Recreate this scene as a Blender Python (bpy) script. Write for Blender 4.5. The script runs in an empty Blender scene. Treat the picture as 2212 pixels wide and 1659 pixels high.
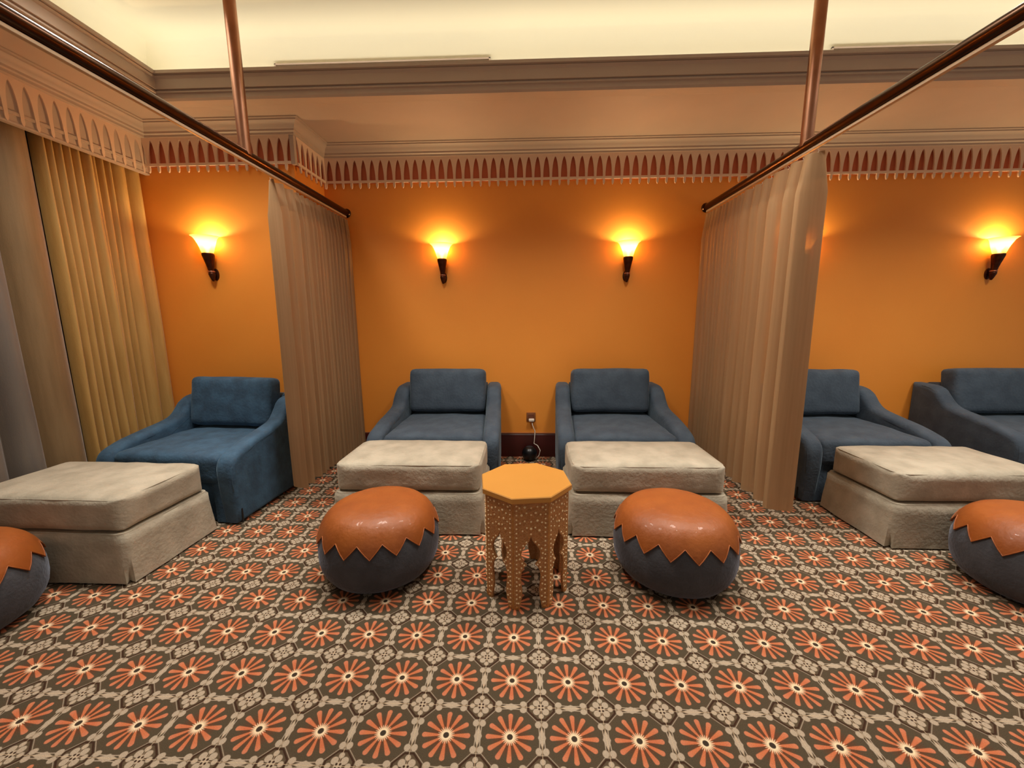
import bpy, bmesh, math, random
from mathutils import Vector, Matrix, noise
random.seed(7)
C = bpy.context.scene.collection
PI = math.pi

# ------------------------------------------------------------------ camera
YAW, PITCH, ROLL = 0.0369, -0.16382, 0.00592
HCAM = 1.4
cy, sy = math.cos(YAW), math.sin(YAW); cp, sp = math.cos(PITCH), math.sin(PITCH); cr, sr = math.cos(ROLL), math.sin(ROLL)
R = Matrix(((cy, -sy, 0), (sy, cy, 0), (0, 0, 1))) @ Matrix(((1, 0, 0), (0, cp, -sp), (0, sp, cp))) @ Matrix(((cr, 0, sr), (0, 1, 0), (-sr, 0, cr)))
cd = bpy.data.cameras.new('camera'); cam = bpy.data.objects.new('camera', cd); C.objects.link(cam)
right, fwd, up = R.col[0], R.col[1], R.col[2]
M = Matrix((right, up, -fwd)).transposed().to_4x4()
M.translation = Vector((0, 0, HCAM))
cam.matrix_world = M
cd.sensor_width = 36; cd.lens = 862.0 / 2212 * 36; cd.clip_start = 0.05
bpy.context.scene.camera = cam

# ------------------------------------------------------------------ light and exposure
sc = bpy.context.scene
sc.view_settings.view_transform = 'Standard'; sc.view_settings.look = 'None'
sc.view_settings.gamma = 1; sc.view_settings.use_curve_mapping = False
sc.view_settings.exposure = 0.08
w = bpy.data.worlds.new('world'); sc.world = w; w.use_nodes = True
bgn = w.node_tree.nodes['Background']
bgn.inputs[0].default_value = (1.0, 0.92, 0.84, 1); bgn.inputs[1].default_value = 0.24

def area(name, loc, rot, sx, sy_, power, col=(1, .86, .66), spread=PI):
    l = bpy.data.lights.new(name, 'AREA'); l.shape = 'RECTANGLE'; l.size = sx; l.size_y = sy_
    l.energy = power; l.color = col; l.spread = spread
    o = bpy.data.objects.new(name, l); C.objects.link(o); o.location = loc; o.rotation_euler = rot
    return o
COVE = (1.0, .95, .84)
# LED strips lying in the cove trough, shining up
area('cove_strip_back', (1.6, 3.10, 3.06), (PI, 0, 0), 8.6, .05, 12.5, COVE)
area('cove_strip_left', (-2.72, 0.5, 3.06), (PI, 0, 0), .05, 5.0, 5.5, COVE)
def spot(loc, power, ang=1.9, blend=.9, col=(1, .94, .85), r=.06):  # unseen spots added under the ceiling as fill light, without fixtures
    l = bpy.data.lights.new('fill_spot', 'SPOT'); l.energy = power; l.spot_size = ang; l.spot_blend = blend
    l.color = col; l.shadow_soft_size = r
    o = bpy.data.objects.new('fill_spot', l); C.objects.link(o); o.location = loc
for x in (-2.12, -0.80, 0.82, 2.45, 4.0):  # unseen row added to brighten the ottoman tops and the wall
    spot((x, 2.33, 3.38), 245, ang=2.12, blend=.9, r=.22)
for x in (-2.1, -0.7, 0.7, 2.1, 3.6):  # unseen row added to brighten the front of the floor
    spot((x, 1.25, 3.38), 40, ang=1.5, blend=1.0, r=.10)

# ------------------------------------------------------------------ materials
def s2l(c):
    return tuple(((v / 255) / 12.92 if v / 255 <= .04045 else ((v / 255 + .055) / 1.055) ** 2.4) for v in c) + (1,)
class V:
    """small expression wrapper over Math nodes"""
    nt = None
    def __init__(s, sock): s.s = sock
    @staticmethod
    def m(op, *a, clamp=False):
        n = V.nt.nodes.new('ShaderNodeMath'); n.operation = op; n.use_clamp = clamp
        for i, v in enumerate(a):
            if isinstance(v, V): V.nt.links.new(v.s, n.inputs[i])
            else: n.inputs[i].default_value = float(v)
        return V(n.outputs[0])
    def __add__(a, b): return V.m('ADD', a, b)
    __radd__ = __add__
    def __sub__(a, b): return V.m('SUBTRACT', a, b)
    def __rsub__(a, b): return V.m('SUBTRACT', b, a)
    def __mul__(a, b): return V.m('MULTIPLY', a, b)
    __rmul__ = __mul__
    def __truediv__(a, b): return V.m('DIVIDE', a, b)
def vabs(a): return V.m('ABSOLUTE', a)
def vmin(a, b): return V.m('MINIMUM', a, b)
def vmax(a, b): return V.m('MAXIMUM', a, b)
def vsqrt(a): return V.m('SQRT', a)
def hyp(a, b): return vsqrt(a * a + b * b)
def frac(a): return V.m('FRACT', a)
def inside(d, e=.006):          # 1 where d<0, soft edge e
    return V.m('ADD', 0.5, d * (-0.5 / e), clamp=True)
def mixc(nt, fac, a, b):
    n = nt.nodes.new('ShaderNodeMix'); n.data_type = 'RGBA'
    if isinstance(fac, V): nt.links.new(fac.s, n.inputs[0])
    elif hasattr(fac, 'node'): nt.links.new(fac, n.inputs[0])
    else: n.inputs[0].default_value = fac
    for i, v in ((6, a), (7, b)):
        if hasattr(v, 'node'): nt.links.new(v, n.inputs[i])
        else: n.inputs[i].default_value = v
    return n.outputs[2]

def mat(name, col, rough=.6, metal=0, var=None, vscale=6, vamt=.5, bump=0, bscale=60, sheen=0, sheen_col=None, spec=.5, stretch=(1, 1, 1), detail=4, coat=0):
    m = bpy.data.materials.new(name); m.use_nodes = True; nt = m.node_tree
    p = nt.nodes['Principled BSDF']; p.inputs['Roughness'].default_value = rough; p.inputs['Metallic'].default_value = metal
    p.inputs['Specular IOR Level'].default_value = spec; p.inputs['Coat Weight'].default_value = coat
    p.inputs['Base Color'].default_value = s2l(col)
    tc = nt.nodes.new('ShaderNodeTexCoord'); mp = nt.nodes.new('ShaderNodeMapping'); mp.inputs['Scale'].default_value = stretch
    nt.links.new(tc.outputs['Object'], mp.inputs[0])
    if var:
        n = nt.nodes.new('ShaderNodeTexNoise'); n.inputs['Scale'].default_value = vscale; n.inputs['Detail'].default_value = detail
        nt.links.new(mp.outputs[0], n.inputs['Vector'])
        r = nt.nodes.new('ShaderNodeMapRange'); r.inputs[1].default_value = .35; r.inputs[2].default_value = .65; r.inputs[4].default_value = vamt
        nt.links.new(n.outputs[0], r.inputs[0])
        nt.links.new(mixc(nt, r.outputs[0], s2l(col), s2l(var)), p.inputs['Base Color'])
    if bump:
        n = nt.nodes.new('ShaderNodeTexNoise'); n.inputs['Scale'].default_value = bscale; n.inputs['Detail'].default_value = 3
        nt.links.new(mp.outputs[0], n.inputs['Vector'])
        b = nt.nodes.new('ShaderNodeBump'); b.inputs['Strength'].default_value = bump; b.inputs['Distance'].default_value = .01
        nt.links.new(n.outputs[0], b.inputs['Height']); nt.links.new(b.outputs[0], p.inputs['Normal'])
    if sheen:
        p.inputs['Sheen Weight'].default_value = sheen; p.inputs['Sheen Roughness'].default_value = .35
        p.inputs['Sheen Tint'].default_value = s2l(sheen_col or (255, 255, 255))
    return m

ORANGE = mat('orange_paint', (240, 152, 56), .55, var=(235, 145, 51), vscale=1.5, vamt=.6, bump=.05, bscale=120)
CREAM_LIT = mat('cream_paint_lit', (232, 200, 170), .6)  # cream paint lightened, lamp light on the frieze put into the colour
TERRA = mat('terracotta_backing', (190, 100, 64), .7)  # frieze backing, redder and darker than the orange wall
CREAM = mat('cream_paint', (198, 176, 156), .6, var=(190, 168, 148), vscale=3, vamt=.5)
CEIL = mat('ceiling_paint', (240, 232, 205), .8)
SKIRT = mat('mahogany_baseboard', (70, 18, 12), .35, var=(52, 12, 9), vscale=4, vamt=.7)
BRASS = mat('bronze_rod', (84, 60, 44), .26, metal=1, var=(66, 44, 32), vscale=9, vamt=.6)
BRASSH = mat('copper_hanger', (190, 140, 112), .32, metal=1, var=(160, 112, 86), vscale=9, vamt=.5)
TRACK = mat('track_metal', (205, 180, 150), .4, metal=.4)
BLUE = mat('blue_velvet', (58, 90, 116), .85, var=(38, 60, 80), vscale=11, vamt=.7, bump=.35, bscale=55, sheen=.35, sheen_col=(170, 205, 225))
GREY = mat('slate_velvet', (68, 82, 96), .85, var=(50, 62, 76), vscale=10, vamt=.7, bump=.35, bscale=55, sheen=.3, sheen_col=(180, 205, 215))
BEIGE = mat('beige_velvet', (184, 174, 154), .85, var=(156, 147, 128), vscale=9, vamt=.75, bump=.35, bscale=50, sheen=.3, sheen_col=(255, 240, 215))
LEATHER = mat('tan_leather', (156, 84, 28), .5, var=(138, 70, 22), vscale=7, vamt=.7, bump=.18, bscale=45, coat=.05)
POUFV = mat('grey_pouf_velvet', (72, 74, 80), .9, var=(52, 53, 58), vscale=9, vamt=.7, bump=.3, bscale=60, sheen=.4, sheen_col=(190, 200, 220))
TABLETOP = mat('ochre_lacquer', (200, 142, 66), .38, var=(194, 136, 60), vscale=5, vamt=.5, coat=.1)
BONE = mat('bone_inlay', (246, 220, 174), .45)
GOLD = mat('gold_drape', (198, 156, 88), .6, var=(172, 130, 64), vscale=5, vamt=.6, bump=.2, bscale=90, sheen=.25, stretch=(6, 6, .5))
TAUPE = mat('taupe_drape', (140, 112, 76), .7, var=(120, 94, 60), vscale=5, vamt=.6, bump=.2, bscale=90, sheen=.2, stretch=(6, 6, .5))
GREYD = mat('daylit_grey_drape', (124, 112, 100), .7, var=(104, 96, 90), vscale=3, vamt=.7, bump=.2, bscale=90, sheen=.2, stretch=(6, 6, .5))  # cooler daylight on the near drape put into its grey colour
PLASTIC = mat('white_plastic', (225, 215, 200), .4)
BLACKP = mat('black_plastic', (14, 14, 16), .35)
SCONCEM = mat('dark_bronze_casting', (64, 30, 18), .42, metal=.75, var=(100, 56, 34), vscale=22, vamt=.6)
DARKGAP = mat('dark_lining', (22, 20, 18), .9)
PLATE = mat('outlet_brass', (150, 96, 60), .4, metal=.4)

def make_sheer():
    m = bpy.data.materials.new('sheer_fabric'); m.use_nodes = True; nt = m.node_tree; nt.nodes.clear()
    out = nt.nodes.new('ShaderNodeOutputMaterial')
    tc = nt.nodes.new('ShaderNodeTexCoord'); mp = nt.nodes.new('ShaderNodeMapping'); mp.inputs['Scale'].default_value = (40, 40, 1.2)
    nz = nt.nodes.new('ShaderNodeTexNoise'); nz.inputs['Scale'].default_value = 1.5
    nt.links.new(tc.outputs['Object'], mp.inputs[0]); nt.links.new(mp.outputs[0], nz.inputs['Vector'])
    col = mixc(nt, nz.outputs[0], s2l((204, 170, 130)), s2l((182, 148, 108)))
    d = nt.nodes.new('ShaderNodeBsdfDiffuse'); t = nt.nodes.new('ShaderNodeBsdfTranslucent'); tr = nt.nodes.new('ShaderNodeBsdfTransparent')
    nt.links.new(col, d.inputs[0]); nt.links.new(col, t.inputs[0]); tr.inputs[0].default_value = s2l((240, 220, 195))
    gl = nt.nodes.new('ShaderNodeBsdfGlossy'); gl.inputs['Roughness'].default_value = .35; gl.inputs[0].default_value = s2l((230, 200, 170))
    a = nt.nodes.new('ShaderNodeMixShader'); a.inputs[0].default_value = .42
    nt.links.new(d.outputs[0], a.inputs[1]); nt.links.new(t.outputs[0], a.inputs[2])
    g = nt.nodes.new('ShaderNodeMixShader'); g.inputs[0].default_value = .05
    nt.links.new(a.outputs[0], g.inputs[1]); nt.links.new(gl.outputs[0], g.inputs[2])
    b = nt.nodes.new('ShaderNodeMixShader'); b.inputs[0].default_value = .16
    nt.links.new(g.outputs[0], b.inputs[1]); nt.links.new(tr.outputs[0], b.inputs[2]); nt.links.new(b.outputs[0], out.inputs[0])
    return m
SHEER = make_sheer()

def make_glass():
    m = bpy.data.materials.new('lit_amber_glass'); m.use_nodes = True; nt = m.node_tree; nt.nodes.clear()
    out = nt.nodes.new('ShaderNodeOutputMaterial')
    tr = nt.nodes.new('ShaderNodeBsdfTransparent'); tr.inputs[0].default_value = (1, .62, .25, 1)
    tl = nt.nodes.new('ShaderNodeBsdfTranslucent'); tl.inputs[0].default_value = (.42, .22, .05, 1)
    em = nt.nodes.new('ShaderNodeEmission'); em.inputs[0].default_value = (1, .50, .09, 1); em.inputs[1].default_value = .8
    a = nt.nodes.new('ShaderNodeMixShader'); a.inputs[0].default_value = .24
    nt.links.new(tl.outputs[0], a.inputs[1]); nt.links.new(tr.outputs[0], a.inputs[2])
    ad = nt.nodes.new('ShaderNodeAddShader'); nt.links.new(a.outputs[0], ad.inputs[0]); nt.links.new(em.outputs[0], ad.inputs[1])
    nt.links.new(ad.outputs[0], out.inputs[0])
    return m
GLASS = make_glass()
def make_bulb():
    m = bpy.data.materials.new('glowing_bulb'); m.use_nodes = True; nt = m.node_tree
    p = nt.nodes['Principled BSDF']; p.inputs['Emission Color'].default_value = (1, .86, .55, 1); p.inputs['Emission Strength'].default_value = 12
    return m
BULB = make_bulb()

# carpet lattice: flower centres at (CX0 + i*CS, CY0 + j*CS*CA)
CS, CX0, CY0, CA = 0.217373, -0.05627, 1.13709, 0.98104
def make_carpet():
    m = bpy.data.materials.new('medallion_carpet'); m.use_nodes = True; nt = m.node_tree; V.nt = nt
    p = nt.nodes['Principled BSDF']; p.inputs['Roughness'].default_value = .95; p.inputs['Specular IOR Level'].default_value = .15
    geo = nt.nodes.new('ShaderNodeNewGeometry'); sep = nt.nodes.new('ShaderNodeSeparateXYZ')
    nt.links.new(geo.outputs['Position'], sep.inputs[0])
    # slight weave wobble
    X, Y = V(sep.outputs[0]), V(sep.outputs[1])
    u = frac((X - CX0) * (1 / CS) + 100.5) - .5
    v = frac((Y - CY0) * (1 / (CS * CA)) + 100.5) - .5
    r = hyp(u, v); th = V.m('ARCTAN2', v, u)
    def fold(n, off=0.0):
        k = frac(th * (n / (2 * PI)) + (.5 + off)) - .5
        ph = k * (2 * PI / n)
        return r * V.m('COSINE', ph), vabs(r * V.m('SINE', ph))
    a, b = fold(12)
    h = V.m('MULTIPLY', a - .09, 1 / .25, clamp=True)
    petal = hyp(a - .09 - h * .25, b) - (h * .027 + .012)
    a2, b2 = fold(24)
    spike = vmax(b2 - (.135 - a2) * .15, r - .130)
    au, av = vabs(u), vabs(v)
    cu, cv = .5 - au, .5 - av            # distances from the cell corner
    rc = vmax(vmax(cu, cv) * .97, (cu + cv) * .74)
    # medallion, scalloped
    lobe = V.m('COSINE', th * 12.0)
    med = r - (lobe * -.012 + .455)
    D = s2l((80, 69, 53)); Dk = s2l((60, 40, 28)); CR = s2l((174, 158, 137)); LN = s2l((88, 74, 56))
    # outside of medallions: cream with dark lines
    base = mixc(nt, inside(med, .008), s2l((84, 70, 54)), D)
    # reddish glow between petals
    red = V.m('MULTIPLY', .33 - r, 3.2, clamp=True)
    base = mixc(nt, red, base, s2l((104, 54, 30)))
    mx, mn = vmax(au, av), vmin(au, av)
    # star lozenge on the cell edges (t along the edge, n off it)
    n_ = .5 - mx; t_ = mn
    loz = vmin(t_ * (1 / .16) + n_ * (1 / .062) - 1.0, vmax(t_ - .075, n_ - .040) * 8.0)
    notch = vmax(n_ * -1.0 + .012, vabs(t_ - .17) - .09)
    wing = vmax(vabs(n_ - .035 + t_ * -.06) - .006, t_ - .22)
    base = mixc(nt, inside(loz, .10), base, CR)
    base = mixc(nt, inside(wing, .004), base, CR)
    # eight cream blobs round the medallion
    bx, by = mx - .445, mn - .205
    blob = hyp(bx * 1.1, by) - .054
    base = mixc(nt, inside(blob, .006), base, CR)
    # diagonal dark ring of the corner motif
    ring = vabs(rc - .205) - .013
    base = mixc(nt, inside(ring, .005), base, Dk)
    ringc = vabs(rc - .235) - .006
    base = mixc(nt, inside(ringc, .004) * .7, base, CR)
    inn = rc - .180
    base = mixc(nt, inside(inn, .006), base, LN)
    q = hyp(cu - .075, cv - .075) - .056
    base = mixc(nt, inside(q, .006), base, CR)
    e1 = vmin(hyp(cu - .150, cv), hyp(cu, cv - .150)) - .042
    base = mixc(nt, inside(e1, .006), base, CR)
    cc = vmax(cu, cv) - .060
    base = mixc(nt, inside(cc, .006), base, CR)
    dd = vmin(hyp(cu - .028, cv - .028), vmin(hyp(cu - .085, cv), hyp(cu, cv - .085))) - .018
    base = mixc(nt, inside(dd, .005), base, Dk)
    # thin pale seam lines along the cell borders
    seam = (.5 - mx) - .0045
    base = mixc(nt, inside(seam, .003) * .75, base, s2l((196, 172, 140)))
    # petals and eye
    hue = nt.nodes.new('ShaderNodeTexNoise'); hue.inputs['Scale'].default_value = 26; nt.links.new(geo.outputs['Position'], hue.inputs['Vector'])
    pc = mixc(nt, hue.outputs[0], s2l((190, 102, 72)), s2l((196, 120, 76)))
    tip = V.m('MULTIPLY', r - .26, 5.0, clamp=True)
    pc = mixc(nt, tip * .55, pc, s2l((200, 140, 114)))
    base = mixc(nt, inside(petal, .006), base, pc)
    base = mixc(nt, inside(vmin(spike, r - .068), .006), base, s2l((240, 214, 176)))
    base = mixc(nt, inside(r - .047, .006), base, s2l((62, 52, 42)))
    # yarn speckle
    nz = nt.nodes.new('ShaderNodeTexNoise'); nz.inputs['Scale'].default_value = 420; nz.inputs['Detail'].default_value = 1
    nt.links.new(geo.outputs['Position'], nz.inputs['Vector'])
    hs = nt.nodes.new('ShaderNodeHueSaturation'); nt.links.new(base, hs.inputs['Color'])
    vv = V(nz.outputs[0]) * .9 + .55
    nt.links.new(vv.s, hs.inputs['Value']); nt.links.new(hs.outputs[0], p.inputs['Base Color'])
    bp = nt.nodes.new('ShaderNodeBump'); bp.inputs['Strength'].default_value = .35; bp.inputs['Distance'].default_value = .004
    nt.links.new(nz.outputs[0], bp.inputs['Height']); nt.links.new(bp.outputs[0], p.inputs['Normal'])
    return m
CARPET = make_carpet()

def make_carved():
    m = bpy.data.materials.new('carved_inlaid_wood'); m.use_nodes = True; nt = m.node_tree; V.nt = nt
    p = nt.nodes['Principled BSDF']; p.inputs['Roughness'].default_value = .5
    tc = nt.nodes.new('ShaderNodeTexCoord')
    vo = nt.nodes.new('ShaderNodeTexVoronoi'); vo.feature = 'DISTANCE_TO_EDGE'; vo.inputs['Scale'].default_value = 48
    nz = nt.nodes.new('ShaderNodeTexNoise'); nz.inputs['Scale'].default_value = 24; nz.inputs['Detail'].default_value = 2; nz.inputs['Distortion'].default_value = 3.5
    nt.links.new(tc.outputs['Object'], vo.inputs['Vector']); nt.links.new(tc.outputs['Object'], nz.inputs['Vector'])
    vein = inside(vabs(V(nz.outputs[0]) - .5) - .028, .02)
    edge = inside(V(vo.outputs[0]) - .10, .05)
    c = mixc(nt, vmax(vein, edge * .5) * .75, s2l((176, 116, 62)), s2l((208, 156, 100)))
    nt.links.new(c, p.inputs['Base Color'])
    bp = nt.nodes.new('ShaderNodeBump'); bp.inputs['Strength'].default_value = .7; bp.inputs['Distance'].default_value = .003
    nt.links.new(vmax(vein, edge * .5).s, bp.inputs['Height']); nt.links.new(bp.outputs[0], p.inputs['Normal'])
    return m
CARVED = make_carved()
CARVEDP = mat('table_post_wood', (190, 130, 62), .5, var=(162, 104, 48), vscale=30, vamt=.8)

# ------------------------------------------------------------------ mesh helpers
def link(name, me, m, parent=None, smooth=False):
    if m is not None: me.materials.append(m)
    if smooth:
        for p in me.polygons: p.use_smooth = True
    o = bpy.data.objects.new(name, me); C.objects.link(o)
    if parent is not None: o.parent = parent
    return o
def obj(name, bm, m, parent=None, smooth=False, sharp=None):
    bmesh.ops.recalc_face_normals(bm, faces=bm.faces)
    me = bpy.data.meshes.new(name); bm.to_mesh(me); bm.free()
    o = link(name, me, m, parent, smooth or sharp is not None)
    if sharp is not None: me.set_sharp_from_angle(angle=math.radians(sharp))
    return o
def pyobj(name, vs, fs, m, parent=None, smooth=False, sharp=None):
    bm = bmesh.new(); bv = [bm.verts.new(v) for v in vs]
    for f in fs:
        try: bm.faces.new([bv[i] for i in f])
        except ValueError: pass
    return obj(name, bm, m, parent, smooth, sharp)
def thing(name, label, cat, loc=(0, 0, 0), rz=0, group=None):
    o = bpy.data.objects.new(name, None); C.objects.link(o); o.location = loc; o.rotation_euler = (0, 0, rz)
    o.empty_display_size = .1
    o['label'] = label; o['category'] = cat
    if group: o['group'] = group
    return o
def tag(o, label, cat, group=None):
    o['label'] = label; o['category'] = cat
    if group: o['group'] = group
    return o
def struct(o, label=None):
    o['kind'] = 'structure'
    if label: o['label'] = label
    return o
def dup(root, loc, rz, label, group=None):
    def cpy(o, par):
        c = o.copy(); C.objects.link(c); c.parent = par
        for ch in list(o.children): cpy(ch, c)
        return c
    r = cpy(root, None); r.location = loc; r.rotation_euler = (0, 0, rz); r['label'] = label
    if group: r['group'] = group
    return r
def box(bm, x0, x1, y0, y1, z0, z1, bev=0, seg=2):
    g = bmesh.ops.create_cube(bm, size=1)
    for v in g['verts']:
        v.co = Vector(((x0 + x1) / 2 + v.co.x * (x1 - x0), (y0 + y1) / 2 + v.co.y * (y1 - y0), (z0 + z1) / 2 + v.co.z * (z1 - z0)))
    if bev:
        es = list({e for v in g['verts'] for e in v.link_edges})
        bmesh.ops.bevel(bm, geom=es, offset=bev, segments=seg, affect='EDGES', profile=.5)
def boxo(name, x0, x1, y0, y1, z0, z1, m, parent=None, bev=0, seg=2):
    bm = bmesh.new(); box(bm, x0, x1, y0, y1, z0, z1, bev, seg)
    return obj(name, bm, m, parent, sharp=40 if bev else None)
def lathe(bm, prof, n=32, cx=0, cy=0, a0=0):
    rings = []
    for r, z in prof:
        if r < 1e-5: rings.append([bm.verts.new((cx, cy, z))])
        else: rings.append([bm.verts.new((cx + r * math.cos(a0 + 2 * PI * k / n), cy + r * math.sin(a0 + 2 * PI * k / n), z)) for k in range(n)])
    for A, B in zip(rings, rings[1:]):
        for k in range(n):
            k2 = (k + 1) % n
            if len(A) == 1 and len(B) == 1: continue
            if len(A) == 1: bm.faces.new((A[0], B[k], B[k2]))
            elif len(B) == 1: bm.faces.new((A[k], B[0], A[k2]))
            else: bm.faces.new((A[k], B[k], B[k2], A[k2]))
def tube(bm, pts, r, n=10, cap=True):
    pts = [Vector(p) for p in pts]; rings = []
    for i, p in enumerate(pts):
        d = (pts[min(i + 1, len(pts) - 1)] - pts[max(i - 1, 0)]).normalized()
        ref = Vector((0, 0, 1)) if abs(d.z) < .9 else Vector((1, 0, 0))
        x = d.cross(ref).normalized(); y = d.cross(x)
        rr = r[i] if isinstance(r, (list, tuple)) else r
        rings.append([bm.verts.new(p + (x * math.cos(2 * PI * k / n) + y * math.sin(2 * PI * k / n)) * rr) for k in range(n)])
    for A, B in zip(rings, rings[1:]):
        for k in range(n): bm.faces.new((A[k], A[(k + 1) % n], B[(k + 1) % n], B[k]))
    if cap: bm.faces.new(rings[0]); bm.faces.new(rings[-1])
def soft_box(sx, sy, sz, r, puff=0.0, sag=0.0, n=12, wr=0.0, seed=0, puffy=0.0):
    """rounded, slightly stuffed box centred in x,y with its base at z=0"""
    bm = bmesh.new(); bmesh.ops.create_cube(bm, size=2)
    bmesh.ops.subdivide_edges(bm, edges=bm.edges[:], cuts=n, use_grid_fill=True)
    hx, hy, hz = sx / 2, sy / 2, sz / 2
    for v in bm.verts:
        c = v.co
        # concentrate grid lines near the edges
        f = lambda t: math.copysign(1 - (1 - abs(t)) ** 1.5, t)
        p = Vector((f(c.x) * hx, f(c.y) * hy, f(c.z) * hz))
        q = Vector((max(-hx + r, min(hx - r, p.x)), max(-hy + r, min(hy - r, p.y)), max(-hz + r, min(hz - r, p.z))))
        d = p - q
        if d.length > 1e-6: p = q + d.normalized() * r
        ex, ey = 1 - (p.x / hx) ** 2, 1 - (p.y / hy) ** 2
        ez = 1 - (p.z / hz) ** 2
        if p.z > 0: p.z += puff * max(ex, 0) ** .6 * max(ey, 0) ** .6 * (p.z / hz)
        p.y += math.copysign(puffy, c.y) * max(ex, 0) ** .7 * max(ez, 0) ** .7 * abs(p.y / hy) ** 3
        p.x += math.copysign(puffy * .5, c.x) * max(ey, 0) ** .7 * max(ez, 0) ** .7 * abs(p.x / hx) ** 3
        if wr:
            k = noise.noise(Vector((p.x * 7 + seed, p.y * 7, p.z * 9 + seed * 2)))
            nn = (p - q * .9).normalized()
            p += nn * wr * k
        v.co = p + Vector((0, 0, hz))
    return bm
def slab(prof, t, r, steps=4):
    """closed outline prof [(y,z)] given thickness t along x with rounded rims r; centred on x=0"""
    n = len(prof); P = [Vector(p) for p in prof]
    area2 = sum(P[i].x * P[(i + 1) % n].y - P[(i + 1) % n].x * P[i].y for i in range(n))
    sgn = 1 if area2 > 0 else -1
    nor = []
    for i in range(n):
        e1 = (P[i] - P[i - 1]).normalized(); e2 = (P[(i + 1) % n] - P[i]).normalized()
        n1 = Vector((e1.y, -e1.x)) * sgn; n2 = Vector((e2.y, -e2.x)) * sgn
        b = (n1 + n2); b = b / max(b.length_squared, .5) * 2
        nor.append(b)
    st = []
    for k in range(steps + 1):
        a = PI / 2 * k / steps
        st.append((-t / 2 + r * (1 - math.sin(a)), r * (1 - math.cos(a))))
    st = st[::-1]
    st = [(-t / 2 + r - r * math.cos(PI / 2 * k / steps), r - r * math.sin(PI / 2 * k / steps)) for k in range(steps + 1)]
    st = st + [(-x, i) for x, i in st[::-1]]
    bm = bmesh.new(); rings = []
    for x, ins in st:
        rings.append([bm.verts.new((x, P[i].x - nor[i].x * ins, P[i].y - nor[i].y * ins)) for i in range(n)])
    for A, B in zip(rings, rings[1:]):
        for i in range(n): bm.faces.new((A[i], A[(i + 1) % n], B[(i + 1) % n], B[i]))
    bm.faces.new(rings[0]); bm.faces.new(rings[-1])
    return bm
def sweep(name, prof, path, m, parent=None, closed=False, side=1, sharp=30):
    """profile [(out, z)] swept along a plan polyline with mitred corners; out is to the right-hand side*side"""
    P = [Vector(p) for p in path]; n = len(P); N = []
    for i in range(n):
        e1 = (P[i] - P[i - 1]).normalized() if i > 0 else None
        e2 = (P[i + 1] - P[i]).normalized() if i < n - 1 else None
        e1 = e1 or e2; e2 = e2 or e1
        n1 = Vector((e1.y, -e1.x)) * side; n2 = Vector((e2.y, -e2.x)) * side
        b = n1 + n2; N.append(b * (2 / b.length_squared))
    bm = bmesh.new(); rings = [[bm.verts.new((P[i].x + N[i].x * o, P[i].y + N[i].y * o, z)) for o, z in prof] for i in range(n)]
    for A, B in zip(rings, rings[1:]):
        for k in range(len(prof) - 1): bm.faces.new((A[k], A[k + 1], B[k + 1], B[k]))
    bm.faces.new(rings[0]); bm.faces.new(rings[-1])
    return obj(name, bm, m, parent, sharp=sharp)

# ------------------------------------------------------------------ room
W = 3.93; WL = 3.44; XS = -1.90; XL = -3.24; XR = 6.2; YB = -2.2
struct(boxo('floor', XL - .1, XR, YB, W, -.06, 0, CARPET))
pyo = [(XL, WL), (XS, WL), (XS, W), (XR, W), (XR, W + .15), (XL - .1, W + .15), (XL - .1, WL)]
vs = [(x, y, 0) for x, y in pyo] + [(x, y, 3.0) for x, y in pyo]; k = len(pyo)
fs = [tuple(range(k)), tuple(range(k, 2 * k))] + [(i, (i + 1) % k, (i + 1) % k + k, i + k) for i in range(k)]
struct(pyobj('wall_back', vs, fs, ORANGE), 'orange painted wall with a step forward at the left bay')
struct(boxo('wall_left', XL - .2, XL - .1, YB, WL, 0, 3.0, CREAM))
SOF = 2.96; TZ = 3.40; LX, LY = -2.62, 3.03; CWX, CWY = -2.82, 3.22
# ceiling: lowered soffit ring, cove walls with a coved joint, raised tray
bm = bmesh.new()
def quad(bm, *p): bm.faces.new([bm.verts.new(q) for q in p])
quad(bm, (XL - .1, YB, SOF), (LX, YB, SOF), (LX, LY, SOF), (XL - .1, LY, SOF))
quad(bm, (XL - .1, LY, SOF), (XR, LY, SOF), (XR, W, SOF), (XL - .1, W, SOF))
cprof = [(0, SOF + .03)] + [(0, SOF + .04), (0, TZ - .14)] + [(.14 * (1 - math.cos(a)), TZ - .14 + .14 * math.sin(a)) for a in [PI / 2 * i / 8 for i in range(1, 9)]]
path = [(CWX, YB), (CWX, CWY), (XR, CWY)]
rows = []
for (x, y) in path:
    rows.append([bm.verts.new((x + (o if y != path[2][1] or x == CWX else 0), y - (o if y > 0 else 0), z)) for o, z in cprof])
for A, B in zip(rows, rows[1:]):
    for i in range(len(cprof) - 1): bm.faces.new((A[i], A[i + 1], B[i + 1], B[i]))
quad(bm, (CWX + .14, YB, TZ), (XR, YB, TZ), (XR, CWY - .14, TZ), (CWX + .14, CWY - .14, TZ))
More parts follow.
